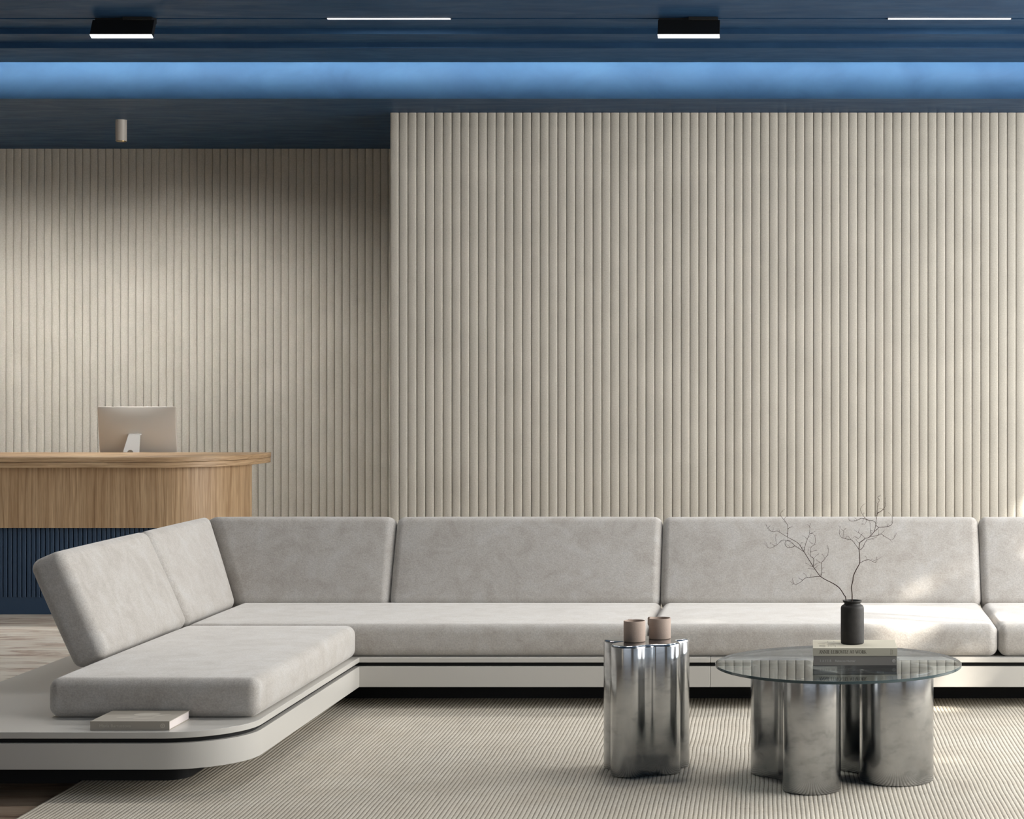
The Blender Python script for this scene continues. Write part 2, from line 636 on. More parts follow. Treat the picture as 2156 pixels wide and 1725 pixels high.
# ceiling: main field with a track slot, two shallow steps, the cove and the lowered soffit
prof = [(Y_NEAR - 0.2, Z_MAIN), (10.645, Z_MAIN), (10.645, Z_MAIN + 0.05), (10.675, Z_MAIN + 0.05), (10.675, Z_MAIN),
        (10.963, Z_MAIN), (10.963, 3.459), (11.252, 3.459), (11.252, 3.4275), (11.75, 3.4275), (11.75, 3.447), (11.45, 3.447),
        (11.45, 3.72), (12.075, 3.72), (12.075, Z_SOFFIT), (Y_BACK_L + 0.3, Z_SOFFIT), (Y_BACK_L + 0.3, 3.95), (Y_NEAR - 0.2, 3.95)]
cl = MB()
n = len(prof)
x0, x1 = W_LEFT - 0.2, W_RIGHT + 0.2
cl.v = [(x0, y, z) for y, z in prof] + [(x1, y, z) for y, z in prof]
cl.f = [(i, (i + 1) % n, n + (i + 1) % n, n + i) for i in range(n)] + [tuple(range(n)), tuple(range(2 * n - 1, n - 1, -1))]
cl.mi = [1 if i in (10, 11, 12) else 0 for i in range(len(cl.f))]     # unseen cove inside, added white to bounce light onto the riser
structure(build('ceiling', cl, ['navy', 'cove_bounce']))

# fluted felt back walls, one half-round batten per object
def flute_mesh(pitch, z1, depth=0.0095):
    mb = MB()
    w = pitch - 0.0010
    k = 8
    ring = []
    for i in range(k + 1):
        t = math.pi * i / k
        ring.append((-(w / 2) * math.cos(t), -depth * math.sin(t) ** 0.75 if 0 < i < k else 0.0))
    pts = [(-w / 2, 0.004)] + ring + [(w / 2, 0.004)]
    mb.prism(pts, 0.0, z1 - 0.001)
    return mb


X_EDGE = -2.7434
wall_r = structure(build('wall_back', MB().box(X_EDGE, W_RIGHT + 0.2, Y_BACK_R + 0.012, Y_BACK_R + 0.30, 0, Z_SOFFIT), 'felt'))
wall_l = structure(build('wall_back_recess', MB().box(W_LEFT - 0.2, X_EDGE + 0.4, Y_BACK_L + 0.012, Y_BACK_L + 0.2, 0, Z_SOFFIT), 'felt'))
structure(build('wall_return', MB().box(X_EDGE + 0.004, X_EDGE + 0.3, Y_BACK_R + 0.30, Y_BACK_L + 0.012, 0, Z_SOFFIT), 'felt'))
first = None
P_R, P_L = 0.05807, 0.05830
for i in range(int((W_RIGHT - X_EDGE) / P_R)):
    loc = (X_EDGE + P_R * (i + 0.5), Y_BACK_R + 0.0085, 0)
    if first is None:
        first = build('flute', flute_mesh(P_R, Z_SOFFIT), 'felt', wall_r, smooth=60, loc=loc)
    else:
        copy_part(first, wall_r, loc)
first = None
x = -6.1025 - 18 * P_L
while x + P_L < X_EDGE + 0.02:
    loc = (x + P_L / 2, Y_BACK_L + 0.0085, 0)
    if first is None:
        first = build('flute', flute_mesh(P_L, Z_SOFFIT), 'felt', wall_l, smooth=60, loc=loc)
    else:
        copy_part(first, wall_l, loc)
    x += P_L

structure(build('wall_left', MB().box(W_LEFT - 0.2, W_LEFT, Y_NEAR, Y_BACK_L, 0, Z_MAIN), 'white'))
# glazed right wall: sill, header, end piers and slim mullions
WY0, WY1, WZ0, WZ1 = 1.0, 12.4, 0.12, 3.40
structure(build('wall_right', MB().box(W_RIGHT, W_RIGHT + 0.2, Y_NEAR, Y_BACK_R + 0.1, 0, WZ0)
                .box(W_RIGHT, W_RIGHT + 0.2, Y_NEAR, Y_BACK_R + 0.1, WZ1, 3.9)
                .box(W_RIGHT, W_RIGHT + 0.2, Y_NEAR, WY0, WZ0, WZ1)
                .box(W_RIGHT, W_RIGHT + 0.2, WY1, Y_BACK_R + 0.1, WZ0, WZ1), 'white'))
fr = MB()
fr.box(W_RIGHT + 0.05, W_RIGHT + 0.12, WY0, WY1, WZ0, WZ0 + 0.06).box(W_RIGHT + 0.05, W_RIGHT + 0.12, WY0, WY1, WZ1 - 0.06, WZ1)
for i in range(8):
    yy = WY0 + (WY1 - WY0 - 0.05) * i / 7
    fr.box(W_RIGHT + 0.05, W_RIGHT + 0.12, yy, yy + 0.05, WZ0, WZ1)
structure(build('window_1', fr, 'frame'))
FX0, FX1 = -6.4, 2.8
structure(build('wall_front', MB().box(W_LEFT, W_RIGHT, Y_NEAR - 0.2, Y_NEAR, 0, WZ0)
                .box(W_LEFT, W_RIGHT, Y_NEAR - 0.2, Y_NEAR, WZ1, 3.9)
                .box(W_LEFT, FX0, Y_NEAR - 0.2, Y_NEAR, WZ0, WZ1).box(FX1, W_RIGHT, Y_NEAR - 0.2, Y_NEAR, WZ0, WZ1), 'white'))
fr = MB()
fr.box(FX0, FX1, Y_NEAR - 0.12, Y_NEAR - 0.05, WZ0, WZ0 + 0.06).box(FX0, FX1, Y_NEAR - 0.12, Y_NEAR - 0.05, WZ1 - 0.06, WZ1)
for i in range(6):
    xx = FX0 + (FX1 - FX0 - 0.05) * i / 5
    fr.box(xx, xx + 0.05, Y_NEAR - 0.12, Y_NEAR - 0.05, WZ0, WZ1)
structure(build('window_2', fr, 'frame'))

# ------------------------------------------------------------------ added unseen hedge that blocks the sun, gaps shaped to let patches in
random.seed(5)
hedge = thing('sun_block_hedge', 'added unseen hedge blocking the sun outside the glazed wall', 'hedge', (5.8, 6.5, 0))
HOLES = [(9.40, -0.02, 0.24, 0.26), (8.92, 0.08, 0.13, 0.12), (9.00, -0.36, 0.07, 0.10), (9.84, 0.07, 0.045, 0.05),
         (10.30, -0.10, 0.12, 0.10), (13.45, -0.32, 0.09, 0.07)]
lf = MB()
for _ in range(42000):
    a = random.uniform(0.5, 15.0)
    b = random.uniform(-2.6, 1.1)
    inside = any(((a - h[0]) / (h[2] + 0.04)) ** 2 + ((b - h[1]) / (h[3] + 0.04)) ** 2 < 1 for h in HOLES)
    if inside and random.random() > 0.02:
        continue
    X = random.uniform(5.4, 6.2)
    p = Vector((X, a - 0.5 * X, b + 0.68 * X))
    q = Matrix.Rotation(random.uniform(0, 6.28), 3, 'X') @ Matrix.Rotation(random.uniform(-0.6, 0.6), 3, 'Y')
    u = q @ Vector((0, 0.10, 0))
    w = q @ Vector((0, 0, 0.045))
    lf.add([p - u, p - w, p + u, p + w], [(0, 1, 2, 3)])
fo = build('foliage', lf, 'leaf', hedge)
fo['kind'] = 'stuff'
for i in range(6):
    y = 0.5 + 2.2 * i
    build('trunk', MB().tube([(5.8, y, 0), (5.85, y + 0.05, 1.2), (5.8, y - 0.05, 2.6)], [0.06, 0.05, 0.03], 8), 'bark', hedge, smooth=60)

# ------------------------------------------------------------------ rug
rug = thing('rug', 'large cream and taupe ribbed wool rug under sofa and steel tables', 'rug', (-0.2, 6.6, 0))
RX0, RX1, RY0, RY1 = -2.676, 2.9, 4.2, 9.6
rot = math.radians(1.0)
rb = MB()
rib_p = 0.0160
nrib = int((RX1 - RX0) / rib_p)
nseg = 64
random.seed(2)
import numpy as np
rng = np.random.default_rng(3)
ys = np.linspace(RY0, RY1, nseg + 1)
base_wob = sum(rng.normal(0, 1) * 0.0004 * np.sin(ys * f + rng.uniform(0, 6)) for f in (3, 5, 8, 13))
cs, sn = math.cos(rot), math.sin(rot)
V, Fc = [], []
off = 0
amp = np.array([0.0016] * 6)
ph = rng.uniform(0, 6, 6)
fq = np.array([4.0, 7.3, 11.0, 17.0, 23.0, 31.0])
for i in range(nrib):
    ph = ph + rng.normal(0, 0.12, 6)
    wob = base_wob + sum(0.00032 * np.sin(ys * fq[k] + ph[k]) for k in range(6)) + rng.normal(0, 0.0003, nseg + 1)
    xc = RX0 + rib_p * (i + 0.5) + wob
    for dx, z in ((-0.0060, 0.0096), (-0.0042, 0.0101), (0.0, 0.0103), (0.0042, 0.0101), (0.0060, 0.0096)):
        px = xc + dx
        zz = np.full(nseg + 1, z)
        V.append(np.stack([px, ys, zz], 1))
    for r in range(4):
        a = off + r * (nseg + 1)
        b = a + nseg + 1
        k = np.arange(nseg)
        Fc.append(np.stack([a + k, b + k, b + k + 1, a + k + 1], 1))
    off += 5 * (nseg + 1)
V = np.concatenate(V)
Fc = np.concatenate(Fc)
# slight turn of the whole rug about its left edge
cx, cy = RX0, 6.6
Vx = cx + (V[:, 0] - cx) * cs - (V[:, 1] - cy) * sn
Vy = cy + (V[:, 0] - cx) * sn + (V[:, 1] - cy) * cs
me = bpy.data.meshes.new('rib')
me.vertices.add(len(V))
me.vertices.foreach_set('co', np.stack([Vx + 0.2, Vy - 6.6, V[:, 2]], 1).astype(np.float32).ravel())
me.loops.add(Fc.size)
me.loops.foreach_set('vertex_index', Fc.astype(np.int32).ravel())
me.polygons.add(len(Fc))
me.polygons.foreach_set('loop_start', np.arange(0, Fc.size, 4, dtype=np.int32))
me.polygons.foreach_set('use_smooth', np.ones(len(Fc), dtype=bool))
me.update()
me.validate()
me.materials.append(M['rug'])
ribs = bpy.data.objects.new('ribs', me)
C.objects.link(ribs)
ribs.parent = rug
ribs['kind'] = 'stuff'


def rug_pt(x, y):
    return (cx + (x - cx) * cs - (y - cy) * sn, cy + (x - cx) * sn + (y - cy) * cs)


build('backing', MB().prism([rug_pt(RX0, RY0), rug_pt(RX1, RY0), rug_pt(RX1, RY1), rug_pt(RX0, RY1)], 0.0005, 0.0095), 'rug_back', rug)

# ------------------------------------------------------------------ corner sofa
SX_IN, SX_OUT, SY_F, SY_LEG, SY_B, SX_R = -2.016, -3.345, 8.69, 6.855, 10.07, 2.62
Z_TOP = 0.2414
sofa = thing('corner_sofa', 'long low corner sofa with pale taupe velvet cushions on white platform', 'sofa', (-0.6, 8.6, 0))


def platform(i, split=None):
    """outline of the platform inset by i; split: 'L' or 'R' of the panel joint"""
    r = 0.28 - min(i, 0.2)
    xj = -0.4335
    left = [(SX_IN - i, SY_F + i, 0.0), (xj - 0.0008, SY_F + i, 0), (xj - 0.0008, SY_B - i, 0), (SX_OUT + i, SY_B - i, r),
            (SX_OUT + i, SY_LEG + i, r), (SX_IN - i, SY_LEG + i, r)]
    right = [(xj + 0.0008, SY_F + i, 0), (SX_R - i, SY_F + i, r), (SX_R - i, SY_B - i, r), (xj + 0.0008, SY_B - i, 0)]
    return fillet(left if split == 'L' else right, 14)


for s in ('L', 'R'):
    build('platform_top', MB().prism(platform(0, s), 0.2189, Z_TOP), 'lacquer', sofa, smooth=30, bevel=0.0015)
    build('shadow_gap', MB().prism(platform(0.022, s), 0.2014, 0.2189), 'black', sofa, smooth=30)
    build('apron', MB().prism(platform(0, s), 0.1083, 0.2014), 'lacquer', sofa, smooth=30, bevel=0.001)

# black recessed plinth: the pieces over the rug stand on its pile, the outer one on the marble
pi = 0.285
build('plinth', MB().prism(fillet([(-2.693, SY_LEG + pi, 0), (-2.739, SY_B - pi, 0), (SX_OUT + pi, SY_B - pi, 0.08), (SX_OUT + pi, SY_LEG + pi, 0.08)][::-1]), 0.0, 0.1083), 'black', sofa, smooth=30)
build('plinth', MB().prism(fillet([(-2.6925, SY_LEG + pi, 0), (SX_IN - pi, SY_LEG + pi, 0.08), (SX_IN - pi, SY_F + pi, 0), (SX_R - pi, SY_F + pi, 0.08), (SX_R - pi, SY_B - pi, 0.08), (-2.7385, SY_B - pi, 0)]), 0.0112, 0.1083), 'black', sofa, smooth=30)

CH, CZ = 0.0735, Z_TOP + 0.0735        # cushion half height and centre


def seat(x0, x1, y0, y1):
    mb = MB()
    a, b = (x1 - x0) / 2, (y1 - y0) / 2
    vs, fs = round_box(a, b, CH, 0.042, (14, 12, 3), 5, (0.004, 0.004, 0.004))
    cxs, cys = (x0 + x1) / 2, (y0 + y1) / 2
    mb.add([(cxs + x, cys + y, CZ + z) for x, y, z in vs], fs)
    return build('seat_cushion', mb, 'velvet', sofa, smooth=180)


X_SEAT_L, Y_SEAT_B = -2.812, 9.53
seat(X_SEAT_L, SX_IN - 0.012, 7.134, 8.700)
seat(X_SEAT_L, -0.7165, 8.705, Y_SEAT_B + 0.06)
seat(-0.7135, 0.8655, 8.705, Y_SEAT_B + 0.06)
seat(0.8685, 2.45, 8.705, Y_SEAT_B + 0.06)

LEAN = math.radians(24.1)
SL, CLN = math.sin(LEAN), math.cos(LEAN)
BH, BT = 0.472, 0.146


def back(kind, u0, u1, mitre=None):
    """kind 'L': left leg (runs along Y, leans to -X); 'B': back run (runs along X, leans to +Y)"""
    mb = MB()
    a = (u1 - u0) / 2
    vs, fs = round_box(a, BT / 2, BH / 2, 0.040, (14, 4, 10), 5, (0.003, 0.010, 0.004))
    out = []
    for x, y, z in vs:
        v = y + BT / 2                 # thickness, 0 = front face
        w = z + BH / 2 + 0.004         # height along the lean
        u = u0 + (x + a)
        t = (x + a) / (2 * a)
        lean = w * SL + v * CLN
        zz = 0.377 + w * CLN - v * SL
        if kind == 'L':
            if mitre:
                u += t * (lean - 0.004)
            out.append((X_SEAT_L + 0.004 - lean, u, zz))
        else:
            if mitre:
                u -= (1 - t) * (lean - 0.004)
            out.append((u, Y_SEAT_B - 0.004 + lean, zz))
    mb.add(out, fs)
    return build('back_cushion', mb, 'velvet', sofa, smooth=180)


back('L', 7.752, 8.788)
back('L', 8.792, 9.525, True)
back('B', -2.806, -2.069, True)
back('B', -2.065, -0.7275)
back('B', -0.7235, 0.8655)
back('B', 0.8685, 2.45)
# hidden steel brackets that carry the leaning backs
for (x, y, sx, sy) in [(-2.90, 8.45, .015, .15), (-2.90, 9.1, .015, .15), (-2.4, 9.72, .2, .02), (-1.4, 9.72, .2, .02), (0.1, 9.72, .2, .02), (1.6, 9.72, .2, .02)]:
    build('back_bracket', MB().box(x - sx, x + sx, y - sy, y + sy, Z_TOP, 0.33), 'black', sofa)


# ------------------------------------------------------------------ printed book
def book(name, label, x0, x1, y0, y1, z0, z1, cover):
    b = thing(name, label, 'book', ((x0 + x1) / 2, (y0 + y1) / 2, z0))
    t = 0.0022
    build('cover', MB().box(x0, x1, y0, y1, z0, z0 + t).box(x0, x1, y0, y1, z1 - t, z1).box(x0, x1, y0, y0 + t, z0 + t, z1 - t), cover, b)
    build('page_block', MB().box(x0 + 0.003, x1 - 0.003, y0 + t, y1 - 0.003, z0 + t, z1 - t), 'paper', b)
    return b


RSP = (math.pi / 2, 0, 0)


def emblem(parent, x, z, y, r, mat, dark):
    mb = MB()
    n = 28
    mb.prism([(r * math.cos(2 * math.pi * i / n), r * math.sin(2 * math.pi * i / n)) for i in range(n)], 0, 0.0003)
    e = build('emblem', mb, mat, parent)
    e.location = Vector((x, y, z)) - parent_origin(parent)
    e.rotation_euler = RSP
    mb = MB()
    ri, ro = r * 0.36, r * 0.56
    ring = []
    for i in range(22):
        a0, a1 = 2 * math.pi * i / 22, 2 * math.pi * (i + 1) / 22
        mb.add([(ri * math.cos(a0), ri * math.sin(a0), 0.0005), (ro * math.cos(a0), ro * math.sin(a0), 0.0005),
                (ro * math.cos(a1), ro * math.sin(a1), 0.0005), (ri * math.cos(a1), ri * math.sin(a1), 0.0005)], [(0, 1, 2, 3)])
    mb.add([(0.1 * r, -0.25 * r, 0.0005), (0.55 * r, -0.62 * r, 0.0005), (0.68 * r, -0.5 * r, 0.0005), (0.25 * r, -0.1 * r, 0.0005)], [(0, 1, 2, 3)])
    g = build('emblem_mark', mb, dark, parent)
    g.location = Vector((x, y, z)) - parent_origin(parent)
    g.rotation_euler = RSP


# serif capitals drawn as thick and thin strokes on a 1 x 1 em box (x, y pairs; 'k' thick, 'n' thin)
GLYPH = {
    'A': (0.78, [('n', [(0.06, 0), (0.38, 1)]), ('k', [(0.36, 1), (0.70, 0)]), ('n', [(0.18, 0.36), (0.56, 0.36)]), ('s', (0.06, 0)), ('s', (0.70, 0))]),
    'N': (0.86, [('n', [(0.10, 0), (0.10, 1)]), ('k', [(0.10, 1), (0.74, 0)]), ('n', [(0.74, 0), (0.74, 1)]), ('s', (0.10, 0)), ('s', (0.74, 1)), ('s', (0.06, 1))]),
    'I': (0.36, [('k', [(0.18, 0), (0.18, 1)]), ('s', (0.18, 0)), ('s', (0.18, 1))]),
    'E': (0.62, [('k', [(0.16, 0), (0.16, 1)]), ('n', [(0.06, 0.97), (0.52, 0.97)]), ('n', [(0.16, 0.52), (0.44, 0.52)]), ('n', [(0.06, 0.03), (0.56, 0.03)])]),
    'L': (0.60, [('k', [(0.16, 0), (0.16, 1)]), ('n', [(0.06, 0.03), (0.54, 0.03)]), ('s', (0.16, 1))]),
    'B': (0.66, [('k', [(0.16, 0), (0.16, 1)]), ('n', [(0.10, 0.97), (0.38, 0.97)]), ('k', [(0.38, 0.97), (0.50, 0.86), (0.50, 0.66), (0.36, 0.54)]), ('n', [(0.16, 0.54), (0.40, 0.54)]),
                 ('k', [(0.38, 0.54), (0.57, 0.42), (0.57, 0.16), (0.40, 0.03)]), ('n', [(0.08, 0.03), (0.42, 0.03)])]),
    'O': (0.92, [('r', (0.46, 0.5, 0.38, 0.48))]),
    'V': (0.80, [('k', [(0.06, 1), (0.42, 0)]), ('n', [(0.40, 0), (0.74, 1)]), ('s', (0.06, 1)), ('s', (0.74, 1))]),
    'T': (0.66, [('k', [(0.33, 0), (0.33, 1)]), ('n', [(0.04, 0.96), (0.62, 0.96)]), ('s', (0.33, 0))]),
    'Z': (0.66, [('n', [(0.08, 0.97), (0.58, 0.97)]), ('k', [(0.56, 0.97), (0.08, 0.03)]), ('n', [(0.08, 0.03), (0.60, 0.03)])]),
    'W': (1.16, [('k', [(0.06, 1), (0.34, 0)]), ('n', [(0.34, 0), (0.58, 1)]), ('k', [(0.54, 1), (0.82, 0)]), ('n', [(0.82, 0), (1.08, 1)]), ('s', (0.06, 1)), ('s', (1.08, 1))]),
    'R': (0.72, [('k', [(0.16, 0), (0.16, 1)]), ('n', [(0.10, 0.97), (0.38, 0.97)]), ('k', [(0.38, 0.97), (0.53, 0.86), (0.53, 0.62), (0.36, 0.48)]), ('n', [(0.16, 0.48), (0.38, 0.48)]), ('k', [(0.34, 0.48), (0.68, 0.0)]), ('s', (0.16, 0))]),
    'K': (0.74, [('k', [(0.16, 0), (0.16, 1)]), ('n', [(0.18, 0.46), (0.60, 1)]), ('k', [(0.30, 0.58), (0.70, 0)]), ('s', (0.16, 0)), ('s', (0.16, 1))]),
    'Y': (0.74, [('k', [(0.06, 1), (0.37, 0.46)]), ('n', [(0.37, 0.46), (0.68, 1)]), ('k', [(0.37, 0), (0.37, 0.48)]), ('s', (0.37, 0))]),
}


def serif_line(name, text, x0, x1, z0, cap, y, mat, parent, gap=0.0):
    mb = MB()
    pen = 0.0

    def seg(p, q, w):
        p, q = Vector(p), Vector(q)
        d = (q - p).normalized()
        nn = Vector((-d.y, d.x)) * w / 2
        mb.add([(p + nn).to_tuple() + (0,), (p - nn).to_tuple() + (0,), (q - nn).to_tuple() + (0,), (q + nn).to_tuple() + (0,)], [(0, 1, 2, 3)])
    for ch in text:
        if ch == ' ':
            pen += 0.42
            continue
        adv, ops = GLYPH[ch]
        for op, dat in ops:
            if op in 'kn':
                w = 0.15 if op == 'k' else 0.06
                for i in range(len(dat) - 1):
                    seg((pen + dat[i][0], dat[i][1]), (pen + dat[i + 1][0], dat[i + 1][1]), w)
            elif op == 's':
                seg((pen + dat[0] - 0.13, dat[1] + (0.03 if dat[1] < 0.5 else -0.03)), (pen + dat[0] + 0.13, dat[1] + (0.03 if dat[1] < 0.5 else -0.03)), 0.055)
            else:
                ox, oy, rx, ry = dat
                n = 20
                for i in range(n):
                    a0, a1 = 2 * math.pi * i / n, 2 * math.pi * (i + 1) / n
                    w = 0.05 + 0.11 * abs(math.cos((a0 + a1) / 2))
                    seg((pen + ox + rx * math.cos(a0), oy + ry * math.sin(a0)), (pen + ox + rx * math.cos(a1), oy + ry * math.sin(a1)), w)
        pen += adv + gap
    sx = (x1 - x0) / pen
    mb.v = [(vx * sx, vy * cap, 0) for vx, vy, _ in mb.v]
    o = build(name, mb, mat, parent)
    o.location = Vector((x0, y, z0)) - parent_origin(parent)
    o.rotation_euler = RSP
    return o


# book on the sofa platform
bk = book('book', 'olive-grey hardback lying on the white sofa platform beside seat cushion', -2.5605, -2.277, 6.892, 7.120, Z_TOP, Z_TOP + 0.0326, 'cover_olive')
text_mesh('spine_title', 'Maria Bartuszova', 0.0155, 'ink_olive', bk, (-2.528, 6.8915, Z_TOP + 0.0115), RSP, fit=0.112)
emblem(bk, -2.301, Z_TOP + 0.0165, 6.8918, 0.0085, 'ink_olive', 'cover_olive')
cv = MB()
for (ex, ey, rx, ry, an) in [(-2.405, 7.035, 0.047, 0.030, 0.1), (-2.455, 6.975, 0.040, 0.010, 0.1), (-2.345, 7.015, 0.036, 0.007, 0.75), (-2.39, 6.955, 0.04, 0.007, 0.15)]:
    n = 24
    cv.add([(ex + rx * math.cos(t) * math.cos(an) - ry * math.sin(t) * math.sin(an), ey + rx * math.cos(t) * math.sin(an) + ry * math.sin(t) * math.cos(an), Z_TOP + 0.0329)
            for t in [2 * math.pi * i / n for i in range(n)]], [tuple(range(n))])
build('cover_picture', cv, 'ink_olive', bk)

# ------------------------------------------------------------------ coffee table
TX, TY, TZ = 0.119, 7.21, 0.438
table = thing('coffee_table', 'round clear glass coffee table on two lobed smudged-steel legs', 'table', (TX, TY, 0.0115))


def smin(a, b, k):
    h = max(0.0, min(1.0, 0.5 + 0.5 * (b - a) / k))
    return b * (1 - h) + a * h - k * h * (1 - h)


def bean(c1, r1, c2, r2, neck):
    c1, c2 = Vector(c1), Vector(c2)
    mid = (c1 + c2) / 2

    def sdf(p):
        d1, d2 = (p - c1).length - r1, (p - c2).length - r2
        ab = c2 - c1
        t = max(0, min(1, (p - c1).dot(ab) / ab.dot(ab)))
        d3 = (p - c1 - ab * t).length - neck
        return smin(smin(d1, d3, 0.05), smin(d2, d3, 0.05), 0.01)
    out = []
    n = 144
    for i in range(n):
        t = 2 * math.pi * i / n
        d = Vector((math.cos(t), math.sin(t)))
        lo, hi = 0.0, 0.6
        # outermost crossing
        r = 0.6
        while r > 0.0 and sdf(mid + d * r) > 0:
            r -= 0.004
        lo, hi = r, r + 0.004
        for _ in range(12):
            m2 = (lo + hi) / 2
            if sdf(mid + d * m2) > 0:
                hi = m2
            else:
                lo = m2
        p = mid + d * lo
        out.append((p.x, p.y))
    return out


def inset(poly, d):
    n = len(poly)
    res = []
    for i in range(n):
        a, b = Vector(poly[i - 1]), Vector(poly[(i + 1) % n])
        t = (b - a).normalized()
        res.append((poly[i][0] - t.y * d, poly[i][1] + t.x * d))
    return res


def column(name, poly, ox, oy, z0, z1, parent, mat='steel', r=0.012):
    rings = []
    k = 5
    for i in range(3):
        a = math.pi / 2 * i / 2
        q = inset(poly, 0.003 * (1 - math.sin(a)))
        rings.append([(ox + x, oy + y, z0 + 0.003 * (1 - math.cos(a))) for x, y in q])
    for i in range(k + 1):
        a = math.pi / 2 * i / k
        q = inset(poly, r * (1 - math.cos(a)))
        rings.append([(ox + x, oy + y, z1 - r + r * math.sin(a)) for x, y in q])
    return build(name, MB().loft(rings), mat, parent, smooth=50)


column('leg', bean((-0.100, -0.222), 0.106, (-0.212, 0.085), 0.118, 0.06), TX, TY, 0.0115, TZ - 0.0105, table)
column('leg', bean((0.215, -0.045), 0.138, (0.120, 0.175), 0.122, 0.07), TX, TY, 0.0115, TZ - 0.0105, table)
gt = MB()
n = 128
R = 0.460
ringp = lambda r, z: [(TX + r * math.cos(2 * math.pi * i / n), TY + r * math.sin(2 * math.pi * i / n), z) for i in range(n)]
gt.loft([ringp(R - 0.0015, TZ - 0.010), ringp(R, TZ - 0.0088), ringp(R, TZ - 0.0012), ringp(R - 0.0015, TZ)], cap=False, mi=1)
gt.add(ringp(R - 0.0015, TZ), [tuple(range(n))], 0)
gt.add(ringp(R - 0.0015, TZ - 0.010), [tuple(reversed(range(n)))], 0)
build('glass_top', gt, ['glass', 'glass_edge'], table, smooth=30)

# books on the coffee table
b1 = book('book', 'taupe-grey hardback lying under the cream book on glass table', 0.0262, 0.3340, 7.137, 7.357, TZ, TZ + 0.0345, 'cover_grey')
serif_line('spine_title', 'LAYER', 0.050, 0.095, TZ + 0.0125, 0.0085, 7.1366, 'ink_light', b1, 0.35)
text_mesh('spine_subtitle', 'Rebecca Hunter', 0.011, 'ink_light', b1, (0.106, 7.1366, TZ + 0.0125), RSP, fit=0.075)
emblem(b1, 0.3235, TZ + 0.0165, 7.1366, 0.0062, 'ink_light', 'cover_grey')
ZB = TZ + 0.0350
b2 = book('book', 'cream hardback lying on top of grey book under black vase', 0.0240, 0.3360, 7.134, 7.360, ZB, ZB + 0.0286, 'cover_cream')
serif_line('spine_title', 'ANNIE LEIBOVITZ AT WORK', 0.0465, 0.2215, ZB + 0.0085, 0.0130, 7.1336, 'ink_dark', b2)
ln = MB()
for xx, za, zb in ((0.3125, 0.004, 0.0245), (0.3185, 0.006, 0.0225)):
    z = za
    while z < zb:
        ln.box(xx - 0.0007, xx + 0.0007, 7.1336, 7.1338, ZB + z, ZB + z + 0.0013)
        z += 0.0021
build('spine_imprint', ln, 'ink_dark', b2)['kind'] = 'stuff'
zc = ZB + 0.0289
ln = MB()
for yy, xa, xb, w in [(7.262, 0.043, 0.071, 0.004), (7.222, 0.047, 0.069, 0.0018), (7.208, 0.047, 0.071, 0.0018), (7.194, 0.049, 0.071, 0.0018), (7.180, 0.047, 0.070, 0.0018), (7.166, 0.060, 0.071, 0.0018),
                      (7.252, 0.081, 0.105, 0.003), (7.232, 0.079, 0.105, 0.003), (7.200, 0.081, 0.107, 0.002)]:
    ln.box(xa, xb, yy, yy + w, zc - 0.0002, zc)
for xx, ya, yb in [(0.080, 7.290, 7.325), (0.1035, 7.295, 7.325), (0.081, 7.180, 7.200), (0.107, 7.165, 7.205), (0.0905, 7.175, 7.2)]:
    ln.box(xx, xx + 0.0013, ya, yb, zc - 0.0002, zc)
build('cover_print', ln, 'ink_dark', b2)['kind'] = 'stuff'

# vase with two bare branches
VX, VY, VZ = 0.1728, 7.262, ZB + 0.0286
vase = thing('vase', 'matte black stoneware bottle vase standing on the cream book', 'vase', (VX, VY, VZ))
vp = [(0.0, 0), (0.0405, 0), (0.0432, 0.0025), (0.0438, 0.008), (0.0438, 0.132), (0.0430, 0.138), (0.0400, 0.143), (0.0330, 0.147), (0.0300, 0.150), (0.0305, 0.1535),
      (0.0350, 0.157), (0.0362, 0.160), (0.0355, 0.1625), (0.0325, 0.1625), (0.0285, 0.157), (0.0275, 0.150), (0.0385, 0.136), (0.0390, 0.02), (0.0, 0.015)]
build('body', MB().lathe([(max(r, 0.0003), VZ + z) for r, z in vp], VX, VY, 56), 'vase', vase, smooth=60)

random.seed(11)


def spline(p, k):
    out = []
    for i in range(len(p) - 1):
        a, b, c, d = p[max(i - 1, 0)], p[i], p[i + 1], p[min(i + 2, len(p) - 1)]
        for j in range(k):
            t = j / k
            out.append(0.5 * (2 * b + (c - a) * t + (2 * a - 5 * b + 4 * c - d) * t * t + (3 * b - a - 3 * c + d) * t ** 3))
    return out + [p[-1]]


